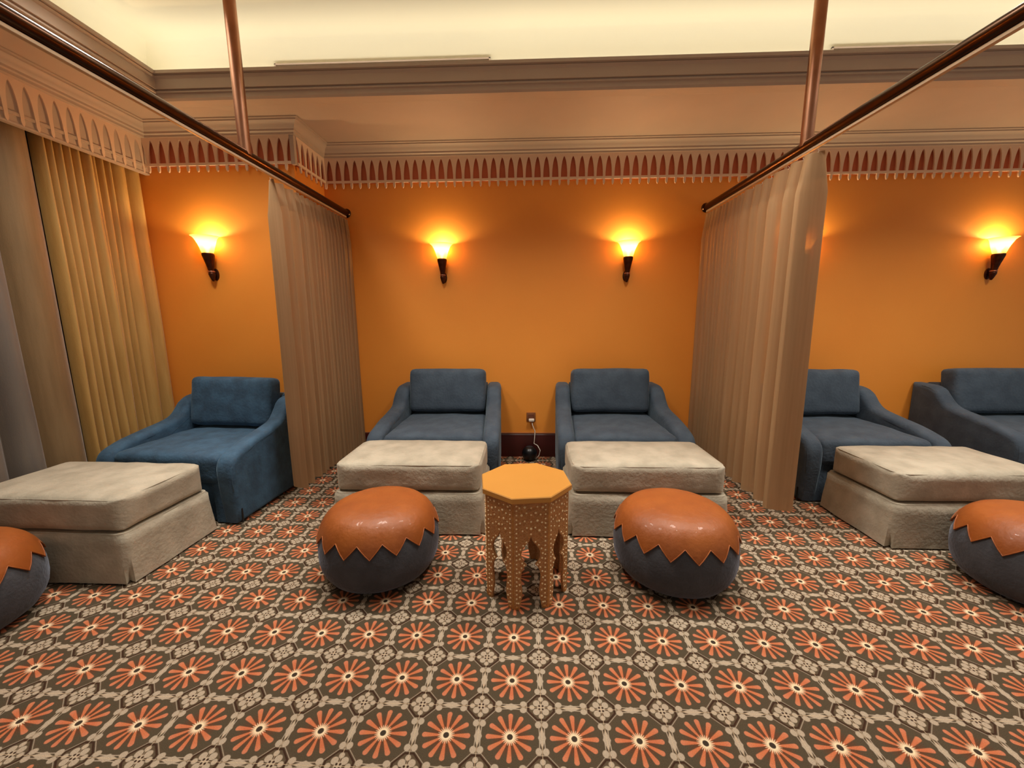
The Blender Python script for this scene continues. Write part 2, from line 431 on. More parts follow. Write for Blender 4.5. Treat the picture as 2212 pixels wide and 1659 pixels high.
# trough floor of the cove
quad(bm, (CWX, YB, SOF + .035), (LX, YB, SOF + .035), (LX, CWY, SOF + .035), (CWX, CWY, SOF + .035))
quad(bm, (LX, LY, SOF + .035), (XR, LY, SOF + .035), (XR, CWY, SOF + .035), (LX, CWY, SOF + .035))
bmesh.ops.remove_doubles(bm, verts=bm.verts, dist=1e-5)
me = bpy.data.meshes.new('ceiling'); bm.to_mesh(me); bm.free()
ceil = link('ceiling', me, CREAM, None, True); me.materials.append(CEIL); me.set_sharp_from_angle(angle=math.radians(30))
for p in me.polygons:
    if p.center.z > SOF + .01: p.material_index = 1
struct(ceil, 'lowered soffit round a raised tray ceiling washed by hidden light')

# wall crown under the soffit
crown = [(0, 2.855), (.045, 2.855), (.045, 2.872), (.058, 2.878), (.058, 2.893), (.066, 2.900), (.072, 2.915), (.086, 2.930), (.104, 2.938), (.104, 2.948), (.116, 2.952), (.116, SOF - .001), (0, SOF - .001)]
XP = -3.13
wpath = [(XP, YB), (XP, WL), (XS, WL), (XS, W), (XR, W)]
struct(sweep('trim_1', crown, wpath, CREAM), 'cream crown moulding where the walls meet the soffit')
# tray crown
tray = [(-.13, SOF - .001), (-.13, SOF - .008), (-.115, SOF - .012), (-.085, SOF - .012), (-.085, SOF - .018), (-.05, SOF - .024), (-.012, SOF - .024), (0, SOF - .012),
        (0, SOF + .016), (.012, SOF + .020), (.012, SOF + .030), (.004, SOF + .034), (.004, SOF + .062), (.010, SOF + .085), (.022, SOF + .105), (.036, SOF + .116), (.030, SOF + .121), (.046, SOF + .126), (.046, SOF + .146), (.020, SOF + .150), (.020, SOF + .04), (-.05, SOF + .04)]
tpath = [(LX, YB), (LX, LY), (XR, LY)]
struct(sweep('trim_2', tray, tpath, CREAM), 'cream moulding round the edge of the ceiling tray')

# frieze: solid band, pointed openings, rail and pendants; every pendant its own piece
PER = .0797
ZT, ZR1, ZR0, ZB = 2.862, 2.660, 2.640, 2.590
def tooth_mesh(th=.012, drop=True):
    def aw(z):      # half width of the pointed opening
        t = (z - ZR1) / (2.834 - ZR1)
        return .0285 * (max(0, 1 - max(0, t) ** 2.0)) ** .62 if t < 1 else 0
    H = PER / 2 - .0002
    right = [(H, ZT), (H, 2.835)] + [(H - aw(z), z) for z in (2.828, 2.81, 2.79, 2.76, 2.73, 2.70, ZR1)]
    if drop: right += [(.0095, ZR0), (.0105, 2.618), (.007, 2.600), (0.0, ZB)]
    else: right += [(.0095, ZR0)]
    outline = right + [(-x, z) for x, z in right[::-1] if x > 0]
    bm = bmesh.new(); n = len(outline)
    A = [bm.verts.new((x, -th, z)) for x, z in outline]; B = [bm.verts.new((x, 0, z)) for x, z in outline]
    for i in range(n): bm.faces.new((A[i], A[(i + 1) % n], B[(i + 1) % n], B[i]))
    fa = bm.faces.new(A); fb = bm.faces.new(B)
    bm.normal_update()
    bmesh.ops.triangulate(bm, faces=[fa, fb])
    bmesh.ops.recalc_face_normals(bm, faces=bm.faces)
    me = bpy.data.meshes.new('frieze_pendant'); bm.to_mesh(me); bm.free(); me.materials.append(CREAM_LIT)
    return me
TM = tooth_mesh()
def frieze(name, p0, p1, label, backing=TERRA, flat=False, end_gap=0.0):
    """runs along the wall from p0 to p1 (plan), room on the right-hand side"""
    a, b = Vector(p0), Vector(p1); L = (b - a).length; d = (b - a) / L; nrm = Vector((d.y, -d.x))
    ang = math.atan2(d.y, d.x)
    root_bm = bmesh.new()
    box(root_bm, 0, L, -.034, .0, ZT - .012, ZT + .012)
    o = obj(name, root_bm, CREAM); o.location = (a.x, a.y, 0); o.rotation_euler = (0, 0, ang); struct(o, label)
    off = -.028 if not flat else -.004
    boxo('frieze_rail', 0, L, off - .014, off - .001, ZR0, ZR1, CREAM_LIT, o)
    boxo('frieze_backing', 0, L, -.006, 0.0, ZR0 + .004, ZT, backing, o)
    nn = int(round(L / PER)); per = L / nn
    for i in range(nn):
        t = bpy.data.objects.new('frieze_pendant', TM); C.objects.link(t); t.parent = o
        t.location = ((i + .5) * per, off, 0); t.scale = (per / PER, 1, 1)
    return o
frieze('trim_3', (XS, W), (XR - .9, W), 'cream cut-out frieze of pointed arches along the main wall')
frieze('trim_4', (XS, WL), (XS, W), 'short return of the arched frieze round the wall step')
cb = bpy.data.objects['trim_4']
boxo('corner_block', -.034, .0, -.034, 0.0, ZR0, ZT + .012, CREAM, cb)
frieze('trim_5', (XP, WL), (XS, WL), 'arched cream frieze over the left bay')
# pelmet over the window drapes: board with the same arches in low relief
pel = boxo('trim_6', XP - .03, XP, YB, WL - .001, 2.585, 2.86, CREAM); struct(pel, 'cream pelmet board with low-relief arches above the drapes')
boxo('pelmet_rail', XP, XP + .007, .6, WL - .001, ZR0, ZR1, CREAM, pel)
boxo('pelmet_lip', XP, XP + .006, .6, WL - .001, 2.585, 2.597, CREAM, pel)
for i in range(34):
    t = bpy.data.objects.new('pelmet_pendant', TM); C.objects.link(t); t.parent = pel
    t.rotation_euler = (0, 0, PI / 2); t.location = (XP, WL - .045 - i * PER, 0)
    t.scale = (1, .75, 1)
# baseboards
bb = [(0, 0), (.022, 0), (.022, .20), (.016, .215), (.016, .228), (.008, .24), (0, .24)]
struct(sweep('baseboard_back', bb, [(XS, W), (XR, W)], SKIRT), 'dark mahogany baseboard of the main wall')
struct(sweep('baseboard_left', bb, [(XL, WL), (XS, WL), (XS, W - .023)], SKIRT), 'dark mahogany baseboard of the left bay')
boxo('bead', XS, XR, W - .014, W, .241, .249, mat('bead_wood', (150, 96, 66), .5), bpy.data.objects['baseboard_back'])

# slot diffusers in the cove
def slot(x0, x1, label):
    t = thing('slot_diffuser', label, 'air vent', ((x0 + x1) / 2, CWY - .006, 3.235), 0)
    L = x1 - x0
    bm = bmesh.new(); box(bm, -L / 2, L / 2, -.010, .004, -.016, -.010); box(bm, -L / 2, L / 2, -.010, .004, .010, .016)
    box(bm, -L / 2, -L / 2 + .01, -.010, .004, -.016, .016); box(bm, L / 2 - .01, L / 2, -.010, .004, -.016, .016)
    obj('frame', bm, CREAM, t)
    boxo('slot', -L / 2 + .01, L / 2 - .01, -.002, .004, -.010, .010, mat('slot_shadow', (120, 100, 76), .8), t)
slot(-1.85, -.26, 'long slim air slot in the lit cove, above the two middle armchairs')
slot(2.13, 3.05, 'slim air slot in the lit cove, at the right behind the hanging rod')

# ------------------------------------------------------------------ armchairs
ARM = [(0.035, 0.012), (0.012, .20), (0.0, .33), (0.0, .40), (.010, .445), (.035, .480), (.08, .507), (.19, .540), (.30, .563), (.42, .583), (.54, .603), (.60, .628), (.645, .672), (.685, .722), (.73, .755), (.79, .770), (.88, .772), (.955, .772), (.955, .012)]
def smooth_prof(P, keep_last=2):
    out = []
    for i, p in enumerate(P):
        if i < len(P) - keep_last and i > 0:
            q, r_ = P[i - 1], P[i + 1]
            out.append(((p[0] * 2 + q[0] + r_[0]) / 4, (p[1] * 2 + q[1] + r_[1]) / 4))
        else: out.append(p)
    return out
def densify(P, keep=2):
    out = []
    for i in range(len(P) - keep):
        a, b = P[i], P[i + 1]; out += [a, ((a[0] + b[0]) / 2, (a[1] + b[1]) / 2)]
    return out + P[len(P) - keep:]
ARM = smooth_prof(densify(ARM))
def armchair(fab, label, loc, width=1.04, rz=0, wearseed=0):
    t = thing('armchair', label, 'armchair', loc, rz)
    hw = width / 2; ta = .135
    for s in (-1, 1):
        bm = slab(ARM, ta, .042, 5)
        for v in bm.verts:      # the arm top rolls a little outward, panel eases in at the floor
            k = max(0, v.co.z - .30) * .03
            v.co.x += s * k * (1.0 if v.co.y < .7 else .6)
            v.co.x += s * .045 * (1 - v.co.y / .9)
            v.co.x += .004 * noise.noise(Vector((v.co.y * 8, v.co.z * 8, s + wearseed)))
            v.co.x += s * (hw - ta / 2 - .008)
        a = obj('arm', bm, fab, t, sharp=60)
        # piping on the front edge of the outer panel
        bm = bmesh.new()
        pts = [(s * (hw - .022 + max(0, z - .30) * .03 - .002 + .045 * (1 - y / .9)), y + .012, z - .016) for y, z in ARM[3:-4]]
        tube(bm, pts, .0045, 6)
        obj('piping', bm, fab, a, smooth=True)
    # back frame
    bp = [(.83, .012), (.83, .74), (.845, .765), (.875, .776), (.92, .776), (.945, .765), (.955, .74), (.955, .012)]
    bm = slab(bp, width - 2 * ta, .004, 2); obj('back_frame', bm, fab, t, sharp=40)
    # base panel under the seat with a pleated skirt
    bm = bmesh.new(); x0, x1 = -hw + ta - .07, hw - ta + .07
    ny, nx = 6, 40; g = []
    for j in range(ny + 1):
        z = .012 + (.33 - .012) * j / ny; row = []
        for i in range(nx + 1):
            x = x0 + (x1 - x0) * i / nx; f = 1 - j / ny
            pl = -.010 * f * (1 if abs(abs(x) - (hw - ta - .05)) > .018 else -1.6)
            row.append(bm.verts.new((x, .050 + pl + .004 * f * noise.noise(Vector((x * 9, z * 3, 4 + wearseed))), z)))
        g.append(row)
    for j in range(ny):
        for i in range(nx): bm.faces.new((g[j][i], g[j][i + 1], g[j + 1][i + 1], g[j + 1][i]))
    geo = bmesh.ops.extrude_face_region(bm, geom=bm.faces[:])
    for v in geo['geom']:
        if isinstance(v, bmesh.types.BMVert): v.co.y += .03
    obj('skirt', bm, fab, t, sharp=50)
    # seat cushion
    bm = soft_box(width - 2 * ta + .012, .80, .20, .045, puff=.022, n=16, wr=.007, seed=wearseed)
    for v in bm.verts:
        v.co += Vector((0, .43, .295 + .02 * v.co.y))
        v.co.x *= 1 + .11 * (1 - v.co.y / .9)
    sc_ = obj('seat_cushion', bm, fab, t, smooth=True)
    # pillow-back
    bm = soft_box(width - 2 * ta - .015,   .17, .40, .040, puff=.006, n=14, wr=.006, seed=wearseed + 3, puffy=.018)
    ca, sa = math.cos(-.16), math.sin(-.16)
    for v in bm.verts:
        y, z = v.co.y, v.co.z
        v.co.y = y * ca - z * sa + .715; v.co.z = y * sa + z * ca + .527
    obj('back_cushion', bm, fab, t, smooth=True)
    # kick pleats at the outer front corners
    for s in (-1, 1):
        bm = bmesh.new(); box(bm, s * (hw + .033) - .006, s * (hw + .033) + .002, .052, .066, .012, .115, .002, 1)
        obj('kick_pleat', bm, DARKGAP, t)
    return t
chair = armchair(BLUE, 'bright blue velvet armchair in the left bay beside the gold drapes', (-2.500, 2.505, 0), 1.0, rz=-.09)
chair.scale = (1, .93, 1)
armchair(GREY, 'slate blue armchair in the middle bay, left of the wall outlet', (-.742, 2.972, 0), .985, wearseed=2)
armchair(GREY, 'slate blue armchair in the middle bay, right of the wall outlet', (.775, 2.972, 0), .985, wearseed=5)
armchair(GREY, 'slate blue armchair half behind the right sheer curtain', (2.60, 2.90, 0), .985, wearseed=8)
armchair(GREY, 'dark slate armchair cut off by the right edge of the picture', (4.19, 2.972, 0), .985, wearseed=11)

# ------------------------------------------------------------------ footstools
def footstool(label, loc, wdt=.95, dep=.60, rz=0, seed=0):
    t = thing('ottoman', label, 'ottoman', loc, rz)
    # skirted base
    bm = bmesh.new(); N = 120; hx, hy = wdt / 2, dep / 2; rr = .045; rings = []
    per = []
    for i in range(N):
        s = i / N * 4; side = int(s); f = s - side
        f = f
        if side == 0: p = Vector((-hx + 2 * hx * f, -hy))
        elif side == 1: p = Vector((hx, -hy + 2 * hy * f))
        elif side == 2: p = Vector((hx - 2 * hx * f, hy))
        else: p = Vector((-hx, hy - 2 * hy * f))
        q = Vector((max(-hx + rr, min(hx - rr, p.x)), max(-hy + rr, min(hy - rr, p.y))))
        d = p - q
        if d.length > 1e-6: p = q + d.normalized() * rr
        edge = min(f, 1 - f)
        per.append((p, (p - Vector((0, 0))).normalized(), edge))
    zs = [.010, .05, .10, .16, .22, .268, .278, .284]
    for z in zs:
        ring = []
        fl = (1 - min(1, z / .24))
        for i, (p, d, e) in enumerate(per):
            off = .016 * fl
            if e < .010 : off -= .040 * max(0, 1 - z / .11)
            elif e < .035: off += .008 * fl
            off += .006 * fl * noise.noise(Vector((p.x * 6 + seed, p.y * 6, z * 5)))
            if z > .275: off -= .012
            ring.append(bm.verts.new((p.x + d.x * off, p.y + d.y * off, z)))
        rings.append(ring)
    for A, B in zip(rings, rings[1:]):
        for i in range(N): bm.faces.new((A[i], A[(i + 1) % N], B[(i + 1) % N], B[i]))
    bm.faces.new(rings[0]); bm.faces.new(rings[-1])
    obj('skirted_base', bm, BEIGE, t, sharp=50)
    # boxed cushion
    bm = soft_box(wdt - .02, dep - .02,   .185, .042, puff=.018, n=18, wr=.006, seed=seed + 1)
    for v in bm.verts: v.co.z += .290
    # rounded vertical corners
    for v in bm.verts:
        q = Vector((max(-hx + .09, min(hx - .09, v.co.x)), max(-hy + .09, min(hy - .09, v.co.y))))
        d = Vector((v.co.x, v.co.y)) - q
        if d.length > .08 and abs(d.x) > 1e-4 and abs(d.y) > 1e-4:
            d = d.normalized() * .08; v.co.x, v.co.y = q.x + d.x, q.y + d.y
    cu = obj('cushion', bm, BEIGE, t, smooth=True)
    pts = []
    for i in range(97):
        a = 2 * PI * i / 96; c_, s_ = math.cos(a), math.sin(a)
        e1, e2 = hx - .09, hy - .09
        # rounded rectangle: slide the corner arcs to the four corners
        pts.append((math.copysign(e1, c_) * (1 if abs(c_) > .02 else 0) + c_ * .066, math.copysign(e2, s_) * (1 if abs(s_) > .02 else 0) + s_ * .066, .466))
    bm = bmesh.new(); tube(bm, pts, .0035, 6, cap=False); obj('piping', bm, BEIGE, cu, smooth=True)
    return t
footstool('beige velvet ottoman before the bright blue armchair at the left', (-2.60, 2.160, 0), .98, .58, rz=-.02, seed=1)
footstool('beige velvet ottoman before the armchair left of the wall outlet', (-.775, 2.682, 0), .98, .56, seed=5)
footstool('beige velvet ottoman before the armchair right of the wall outlet', (.778, 2.682, 0), 1.0, .56, seed=9)
footstool('beige velvet ottoman by the free edge of the right curtain', (2.68, 2.600, 0), .96, .57, seed=14)

# ------------------------------------------------------------------ poufs
def pouf(label, loc, Rr=.322, H=.412, rz=0.0):
    t = thing('pouf', label, 'pouf', loc, rz, )
    # profile by arc parameter from apex to base
    prof = [(0, H), (.10, H - .002), (.16, H - .007), (.21, H - .018), (.25, H - .035), (.282, H - .062), (.306, H - .098), (.322, H - .140), (.331, H - .185), (.333, H - .220), (.332, H - .265), (.325, H - .308), (.310, H - .343), (.288, H - .374), (.254, .014), (.20, .004), (0, .004)]
    prof = [(a * Rr / .333, b) for a, b in prof]
    bm = bmesh.new(); lathe(bm, prof, 72)
    for v in bm.verts:
        a = math.atan2(v.co.y, v.co.x); k = max(0, 1 - abs(v.co.z - .15) / .16)
        f = 1 + .010 * k * noise.noise(Vector((math.cos(a) * 4, math.sin(a) * 4, v.co.z * 4)))
        v.co.x *= f; v.co.y *= f
    obj('velvet_body', bm, POUFV, t, smooth=True)
    # leather cap with a zigzag hem
    NZ, sub = 16, 6; na = NZ * sub
    def at(s):      # s = index along profile
        i = int(s); f = s - i
        return (prof[i][0] * (1 - f) + prof[i + 1][0] * f, prof[i][1] * (1 - f) + prof[i + 1][1] * f)
    nr = 26; rings = []; bm = bmesh.new(); apex = bm.verts.new((0, 0, H + .006))
    for j in range(1, nr + 1):
        ring = []
        for k_ in range(na):
            tri = abs(((k_ / sub) % 1) - .5) * 2
            send = 6.1 + 1.5 * (1 - tri)
            r_, z_ = at(send * j / nr)
            e = .006 if j < nr else .006
            ring.append(bm.verts.new(((r_ + e) * math.cos(2 * PI * k_ / na), (r_ + e) * math.sin(2 * PI * k_ / na), z_ + e * (1 - j / nr))))
        rings.append(ring)
    for k_ in range(na): bm.faces.new((apex, rings[0][k_], rings[0][(k_ + 1) % na]))
    for A, B in zip(rings, rings[1:]):
        for k_ in range(na): bm.faces.new((A[k_], B[k_], B[(k_ + 1) % na], A[(k_ + 1) % na]))
    # turned-in hem
    hem = [bm.verts.new(v.co * 1.0) for v in rings[-1]]
    for v in hem:
        d = Vector((v.co.x, v.co.y, 0)).normalized(); v.co -= d * .012
    for k_ in range(na): bm.faces.new((rings[-1][k_], hem[k_], hem[(k_ + 1) % na], rings[-1][(k_ + 1) % na]))
    cap = obj('leather_top', bm, LEATHER, t, sharp=50)
    # stitched seams that radiate over the top
    for i in range(1):
        bm = bmesh.new()
        tube(bm, [(v.co.x * 1.004, v.co.y * 1.004, v.co.z + .001) for v in []] or [((at(6.1 + 1.5 * (1 - abs(((k_ / sub) % 1) - .5) * 2))[0] + .0075) * math.cos(2 * PI * k_ / na), (at(6.1 + 1.5 * (1 - abs(((k_ / sub) % 1) - .5) * 2))[0] + .0075) * math.sin(2 * PI * k_ / na), at(6.1 + 1.5 * (1 - abs(((k_ / sub) % 1) - .5) * 2))[1]) for k_ in range(na + 1)], .0028, 5, cap=False)
        obj('hem_piping', bm, LEATHER, cap, smooth=True)
    return t
p1 = pouf('tan leather and grey velvet pouf just left of the octagonal table', (-.822, 2.055, 0))
dup(p1, (.810, 2.065, 0), .2, 'tan leather and grey velvet pouf just right of the octagonal table')
dup(p1, (-2.64, 1.525, 0), .5, 'tan leather pouf cut off by the left edge of the picture')
dup(p1, (2.62, 1.955, 0), .1, 'tan leather pouf cut off by the right edge of the picture')

# ------------------------------------------------------------------ octagonal table
tb = thing('side_table', 'octagonal carved wood side table with plain ochre top between the two whole poufs', 'side table', (-.006, 1.950, 0), math.radians(7.5))
bm = bmesh.new()
lathe(bm, [(0, .582), (.236, .582), (.240, .578), (.240, .556), (.232, .550), (0, .550)], 8, a0=PI / 8)
obj('tabletop', bm, TABLETOP, tb)
RB = .218; side = 2 * RB * math.sin(PI / 8); ap = RB * math.cos(PI / 8); Hh = .550
def panel_outline(wd, hh):
    h = wd / 2
    inner = [(.66 * h, 0.0), (.60 * h, .06 * hh), (.52 * h, .12 * hh), (.50 * h, .18 * hh), (.54 * h, .24 * hh), (.58 * h, .30 * hh), (.54 * h, .36 * hh), (.42 * h, .40 * hh), (.26 * h, .425 * hh), (.38 * h, .445 * hh), (.52 * h, .485 * hh), (.56 * h, .53 * hh), (.48 * h, .575 * hh), (.32 * h, .61 * hh), (.13 * h, .64 * hh), (0, .69 * hh)]
    return [(h, 0), (h, hh), (-h, hh), (-h, 0)] + [(-x, z) for x, z in inner] + [(x, z) for x, z in inner[::-1][1:]]
out = panel_outline(side * .985, Hh)
bm = bmesh.new(); n = len(out); th = .012
A = [bm.verts.new((x, -th / 2, z)) for x, z in out]; B = [bm.verts.new((x, th / 2, z)) for x, z in out]
for i in range(n): bm.faces.new((A[i], A[(i + 1) % n], B[(i + 1) % n], B[i]))
f1, f2 = bm.faces.new(A), bm.faces.new(B); bm.normal_update(); bmesh.ops.triangulate(bm, faces=[f1, f2]); bmesh.ops.recalc_face_normals(bm, faces=bm.faces)
pm = bpy.data.meshes.new('carved_panel'); bm.to_mesh(pm); bm.free(); pm.materials.append(CARVED)
# inlay dots following the arch and the edges
bm = bmesh.new()
def dot(x, z, r=.0028):
    ret = bmesh.ops.create_icosphere(bm, subdivisions=1, radius=r)
    for v in ret['verts']: v.co = Vector((x + v.co.x, -th / 2 - .0004 + v.co.y * .6, z + v.co.z))
h = side * .985 / 2
for i in range(24):
    z = .012 + i * .0228
    for s in (-1, 1): dot(s * h * .84, z, .0048)
arch = out[4:]
for i in range(0, len(arch) - 1):
    x, z = arch[i]
    if z < .02: continue
    s = 1 if x > 0 else -1
    dot(x + s * .011 if abs(x) > .002 else 0, z + (.013 if z > .36 * 1 else 0), .0052)
for j, (x, z) in enumerate([(0, .42), (.02, .425), (-.02, .425), (.04, .41), (-.04, .41), (0, .455), (.03, .46), (-.03, .46), (.0, .49), (.022, .50), (-.022, .50), (.045, .49), (-.045, .49), (0, .525), (.03, .53), (-.03, .53), (.052, .45), (-.052, .45), (.055, .527), (-.055, .527)]):
    dot(x, z, .0068 if j % 3 == 0 else .0050)
dm = bpy.data.meshes.new('inlay_dots'); bm.to_mesh(dm); bm.free(); dm.materials.append(BONE)
bm = bmesh.new(); box(bm, -.0055, .0055, -.0055, .0055, .0, Hh, .002, 1); bmesh.ops.recalc_face_normals(bm, faces=bm.faces)
postm = bpy.data.meshes.new('corner_post'); bm.to_mesh(postm); bm.free(); postm.materials.append(CARVEDP)
bm = bmesh.new()
box(bm, -.0075, .0075, -.009, .008, 0, .016, .002, 1)
fm = bpy.data.meshes.new('foot'); bm.to_mesh(fm); bm.free(); fm.materials.append(CARVEDP)
for k_ in range(8):
    a = k_ * PI / 4
    o = bpy.data.objects.new('carved_panel', pm); C.objects.link(o); o.parent = tb
    o.location = (ap * math.sin(a), -ap * math.cos(a), 0); o.rotation_euler = (0, 0, a)
    d = bpy.data.objects.new('inlay_dots', dm); C.objects.link(d); d.parent = o; d['kind'] = 'stuff'
    for s in (-1, 1):
        f = bpy.data.objects.new('foot', fm); C.objects.link(f); f.parent = o; f.location = (s * h * .82, 0, 0)
    b_ = a + PI / 8
    q = bpy.data.objects.new('corner_post', postm); C.objects.link(q); q.parent = tb
    q.location = ((RB) * math.sin(b_), -(RB) * math.cos(b_), 0); q.rotation_euler = (0, 0, b_)

# ------------------------------------------------------------------ curtain rods
def rod(x, label, hang_y):
    z = 2.385
    t = thing('curtain_rod', label, 'curtain rod', (x, W, z))
    bm = bmesh.new(); tube(bm, [(0, -.012, 0), (0, -W - .8, 0)], .029, 20); obj('rail', bm, BRASS, t, sharp=40)
    bm = bmesh.new(); lathe(bm, [(0, 0), (.040, 0), (.042, .006), (.036, .012), (.031, .02), (0, .02)], 24)
    for v in bm.verts: v.co = Vector((v.co.x, -v.co.z, v.co.y))
    obj('wall_flange', bm, BRASS, t, sharp=30)
    boxo('track', -.009, .009, -W - .8, -.03, -.046, -.030, TRACK, t, .002, 1)
    bm = bmesh.new(); tube(bm, [(0, hang_y - W, 0), (0, hang_y - W, TZ - z)], .033, 20); obj('hanger', bm, BRASSH, t, sharp=40)
    bm = bmesh.new(); lathe(bm, [(0, TZ - z), (.07, TZ - z), (.07, TZ - z - .012), (.036, TZ - z - .02), (0, TZ - z - .02)], 24, cy=hang_y - W); obj('ceiling_rose', bm, BRASSH, t, sharp=30)
    return t
rod(-1.70, 'dark bronze curtain rod left, hung from the ceiling by a copper post', 2.55)
rod(1.64, 'dark bronze curtain rod right, hung from the ceiling by a copper post', 2.60)

def curtain(x, y0, y1, label, s, phase_pts, zb=.15, zt=2.318, seed=0, lean=0):
    """phase_pts: list of (fraction from the free end, fold width in m)"""
    t = thing('sheer_curtain', label, 'curtain', (x, y0, 0))
    # fold boundaries from the free end (y0) to the wall (y1)
    ys = [0.0]; i = 0
    rnd = random.Random(seed)
    while ys[-1] < y1 - y0:
        f = ys[-1] / (y1 - y0)
        wd = phase_pts[0][1]
        for a_, w_ in phase_pts:
            if f >= a_: wd = w_
        ys.append(ys[-1] + wd * rnd.uniform(.75, 1.25))
    L = y1 - y0; sc_ = L / ys[-1]; ys = [v * sc_ for v in ys]
    cols = []
    for i in range(len(ys) - 1):
        n = 10
        wv = ys[i + 1] - ys[i]; am = min(.060, .026 + wv * .36) * rnd.uniform(.75, 1.15)
        for k_ in range(n):
            f = k_ / n
            cols.append((ys[i] + wv * (f - .10 * math.sin(2 * PI * f)), am * math.cos(2 * PI * f), i))
    cols.append((L, .03, len(ys)))
    rowsz = [zb + (zt - zb) * j / 30 for j in range(31)]
    vs, fs = [], []
    for z in rowsz:
        f = (z - zb) / (zt - zb)
        for (yy, xx, i) in cols:
            top = 1 - .55 * max(0, (f - .9) / .1)
            nz_ = noise.noise(Vector((yy * 5 + seed, z * .9, i * .37))) * .012 * (1 - f)
            vs.append((xx * top * (1 + .15 * (1 - f)) + nz_ + lean * (1 - f), yy + .012 * (1 - f) * noise.noise(Vector((yy * 3, z, seed + 5))), z))
    nc = len(cols)
    for j in range(30):
        for i in range(nc - 1): fs.append((j * nc + i, j * nc + i + 1, (j + 1) * nc + i + 1, (j + 1) * nc + i))
    bm = bmesh.new(); bv = [bm.verts.new(v) for v in vs]
    for f in fs: bm.faces.new([bv[i] for i in f])
    me = bpy.data.meshes.new('cloth'); bm.to_mesh(me); bm.free()
    link('cloth', me, SHEER, t, True)
    # hem strip on the free edge and gathered heading tape
    bm = bmesh.new()
    hv = []
    for j, z in enumerate(rowsz):
        base = vs[j * nc]
        hv.append((bm.verts.new((base[0] + .0012, base[1] - .002, z)), bm.verts.new((vs[j * nc + 4][0] + .0012, vs[j * nc + 4][1], z))))
    for A, B in zip(hv, hv[1:]): bm.faces.new((A[0], A[1], B[1], B[0]))
    me = bpy.data.meshes.new('edge_hem'); bm.to_mesh(me); bm.free(); link('edge_hem', me, SHEER, t, True)
    bm = bmesh.new(); j0 = 28; rr = []
    for j in (28, 29, 30): rr.append([bm.verts.new((vs[j * nc + i][0] + .002 * math.sin(i * 2.1), vs[j * nc + i][1], vs[j * nc + i][2])) for i in range(nc)])
    for A, B in zip(rr, rr[1:]):
        for i in range(nc - 1): bm.faces.new((A[i], A[i + 1], B[i + 1], B[i]))
    for v in bm.verts: v.co.x += .002
    me = bpy.data.meshes.new('heading_tape'); bm.to_mesh(me); bm.free(); link('heading_tape', me, SHEER, t, True)
    # hooks up to the track
    hk = bmesh.new(); tube(hk, [(0, 0, 0), (.006, 0, .008), (0, 0, .016)], .0016, 5); bmesh.ops.recalc_face_normals(hk, faces=hk.faces)
    hm = bpy.data.meshes.new('hook'); hk.to_mesh(hm); hk.free(); hm.materials.append(PLASTIC)
    for i in range(len(ys) - 1):
        o = bpy.data.objects.new('hook', hm); C.objects.link(o); o.parent = t; o.location = (0.0, ys[i] + .01, zt - .008)
    return t
curtain(-1.70, 2.76, 3.89, 'sheer tan curtain on the left rod, closing the left bay', 1, [(0, .13), (.12, .07), (.55, .055)], seed=3)
curtain(1.64, 2.48, 3.89, 'sheer tan curtain on the right rod with a lamp glowing through it', -1, [(0, .13), (.10, .15), (.30, .11), (.5, .06)], seed=11)

# ------------------------------------------------------------------ window drapes
def drape(name, label, m, y0, y1, folds, amp, x=-3.26, seed=0, cat='drape', widths=None):
    rnd = random.Random(seed); bounds = [y0]; wts = widths or [rnd.uniform(.7, 1.35) for _ in range(folds)]; folds = len(wts); s = sum(wts)
    for w_ in wts: bounds.append(bounds[-1] + w_ / s * (y1 - y0))
    cols = []
    for i in range(folds):
        wv = bounds[i + 1] - bounds[i]; am = amp * rnd.uniform(.85, 1.15) * (1 if not widths else min(1.0, .50 + wv * 6))
        for k_ in range(12):
            f = k_ / 12; s_ = .5 - .5 * math.cos(2 * PI * f)
            cols.append((bounds[i] + wv * (f - .09 * math.sin(2 * PI * f)), am * (s_ ** .7), i))
    cols.append((y1, 0, folds))
    vs, fs = [], []; nr = 24; z0, z1 = .012, 2.72; nc = len(cols)
    for j in range(nr + 1):
        z = z0 + (z1 - z0) * j / nr; f = j / nr
        for yy, xx, i in cols:
            k2 = noise.noise(Vector((yy * 4 + seed, z * .8, i * .5))) * min(1, (yy - y0) / .06, (y1 - yy) / .06)
            vs.append((x + xx * (1.08 - .2 * f) + .018 * k2 * (1 - f), yy + .020 * (1 - f) * k2, z))
    for j in range(nr):
        for i in range(nc - 1): fs.append((j * nc + i, j * nc + i + 1, (j + 1) * nc + i + 1, (j + 1) * nc + i))
    bm = bmesh.new(); bv = [bm.verts.new(v) for v in vs]
    for f in fs: bm.faces.new([bv[i] for i in f])
    geo = bmesh.ops.extrude_face_region(bm, geom=bm.faces[:])
    for v in geo['geom']:
        if isinstance(v, bmesh.types.BMVert): v.co.x -= .004
    o = obj(name, bm, m, None, smooth=True)
    return tag(o, label, cat)
drape('window_drape', 'gold pleated drape in the corner next to the orange wall', GOLD, 2.72, 3.425, 11, .10, seed=5, widths=[.052, .046, .055, .05, .06, .075, .044, .05, .046, .12, .11])
drape('window_drape', 'taupe drape edge with broad folds, between the gold and grey drapes', TAUPE, 2.44, 2.70, 1, .095, seed=9, x=-3.25)
drape('window_drape', 'drape at the left edge of the picture, cool daylight painted into its grey beige', GREYD, -.6, 2.436, 14, .095, seed=4, x=-3.25)

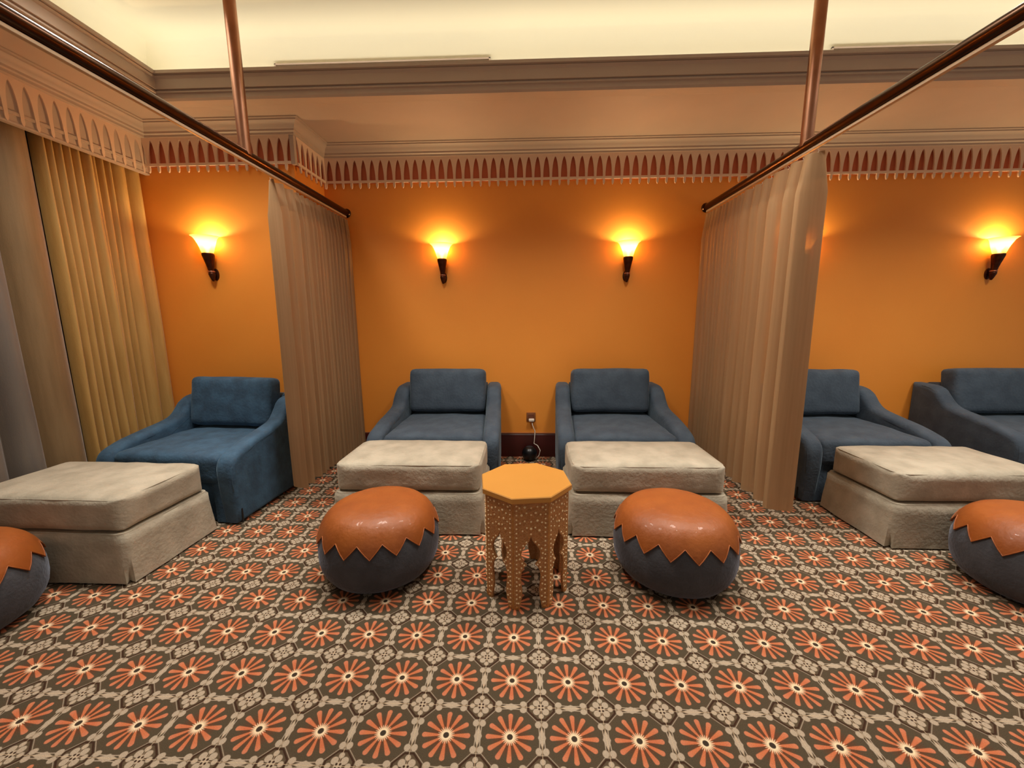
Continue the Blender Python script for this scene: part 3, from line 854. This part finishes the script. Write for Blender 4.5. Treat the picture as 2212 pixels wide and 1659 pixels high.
# ------------------------------------------------------------------ wall lamps
def sconce(first=None, loc=None, label=''):
    t = thing('wall_sconce', label, 'wall lamp', loc, 0)
    # local origin: on the wall at lamp foot height; room towards -y
    # torch body
    bm = bmesh.new()
    prof = [(0, 0), (.008, .003), (.015, .020), (.022, .042), (.026, .058), (.024, .070), (.019, .074), (.019, .084), (.021, .092), (.023, .110), (.029, .145), (.036, .180), (.042, .208), (.045, .222), (.040, .228), (0, .228)]
    lathe(bm, prof, 20)
    for v in bm.verts:
        a = math.atan2(v.co.y, v.co.x)
        if .09 < v.co.z < .22:
            f = 1 + .07 * math.cos(a * 10); v.co.x *= f; v.co.y *= f
        lean = .036 + .026 * v.co.z / .228
        v.co.y -= lean
    obj('torch_body', bm, SCONCEM, t, smooth=True)
    bm = bmesh.new(); lathe(bm, [(.0, .073), (.0255, .073), (.0275, .079), (.0255, .085), (0, .085)], 20, cy=-.0450)
    obj('collar', bm, mat('pale_collar', (170, 110, 84), .35, metal=.6) if 'pale_collar' not in bpy.data.materials else bpy.data.materials['pale_collar'], t, smooth=True)
    bm = bmesh.new()
    tube(bm, [(0, -.001, .06), (0, -.02, .058), (0, -.038, .066)], .012, 10)
    obj('wall_arm', bm, SCONCEM, t, smooth=True)
    bm = bmesh.new(); lathe(bm, [(0, 0), (.032, 0), (.030, .008), (.018, .012), (0, .012)], 20)
    for v in bm.verts: v.co = Vector((v.co.x, -v.co.z, v.co.y * 1.6 + .06))
    obj('backplate', bm, SCONCEM, t, sharp=30)
    # flared glass
    bm = bmesh.new()
    gp = [(.040, .228), (.046, .245), (.052, .268), (.060, .292), (.072, .318), (.084, .342), (.098, .356), (.108, .361)]
    lathe(bm, gp, 36)
    for v in bm.verts:
        if v.co.y > 0: v.co.y *= min(1, .058 / max(.04, math.hypot(v.co.x, v.co.y)))
        v.co.y -= .062
    me = bpy.data.meshes.new('glass_shade'); bm.to_mesh(me); bm.free(); link('glass_shade', me, GLASS, t, True)
    bm = bmesh.new(); lathe(bm, [(0, .232), (.010, .236), (.012, .25), (.022, .270), (.024, .288), (.016, .303), (0, .308)], 16, cy=-.062)
    obj('bulb', bm, BULB, t, smooth=True)
    return t
SC = [(-2.665, WL, 1.722, 'lit wall sconce in the left bay above the bright blue armchair'),
      (-.795, W, 1.725, 'lit wall sconce above the armchair left of the outlet'),
      (.940, W, 1.725, 'lit wall sconce above the armchair right of the outlet'),
      (2.51, W, 1.725, 'lit wall sconce behind the right sheer curtain'),
      (4.225, W, 1.715, 'lit wall sconce at the right edge of the picture')]
s0 = None
for x, y, z, lb in SC:
    if s0 is None: s0 = sconce(None, (x, y, z), lb)
    else: dup(s0, (x, y, z), 0, lb)
    l = bpy.data.lights.new('sconce_light', 'POINT'); l.energy = 12.5; l.color = (1, .72, .38); l.shadow_soft_size = .022
    o = bpy.data.objects.new('sconce_light', l); C.objects.link(o); o.location = (x, y - .066, z + .325)

# ------------------------------------------------------------------ outlet, plug and small device
t = thing('wall_outlet', 'wall outlet above the baseboard between the two middle armchairs', 'outlet', (.045, W, .415))
boxo('cover_plate', -.045, .045, -.010, 0, -.045, .045, PLATE, t, .003, 2)
boxo('socket_face', -.030, .030, -.013, -.008, -.028, .028, mat('socket_brown', (110, 60, 36), .5), t, .002, 1)
bm = bmesh.new(); box(bm, -.030, .026, -.055, -.0135, -.014, .014, .008, 3)
pl = obj('plug_adapter', bm, PLASTIC, None, sharp=40); pl.location = (.052, W, .388); tag(pl, 'white plug adapter pushed into the wall outlet', 'plug')
bm = bmesh.new(); tube(bm, [(.055, W - .035, .373), (.060, W - .05, .34), (.085, W - .05, .28), (.080, W - .06, .21), (.075, W - .08, .16), (.11, W - .10, .145), (.135, W - .115, .10), (.125, W - .12, .05), (.09, W - .13, .014)], .004, 8)
tag(obj('power_cord', bm, PLASTIC, None, smooth=True), 'pale thin cord running down from the plug adapter', 'cord')
dv = thing('round_device', 'small black round device on the floor below the outlet', 'device', (.03, W - .115, 0))
bm = bmesh.new(); lathe(bm, [(0, .002), (.045, .002), (.05, .010), (.068, .03), (.076, .06), (.074, .09), (.062, .115), (.045, .130), (.040, .134), (0, .134)], 28)
obj('shell', bm, BLACKP, dv, sharp=50)
bm = bmesh.new(); lathe(bm, [(0, .1345), (.030, .1345), (.034, .138), (.028, .142), (0, .142)], 24); obj('cap', bm, mat('dark_grey_plastic', (40, 38, 40), .4), dv, sharp=40)
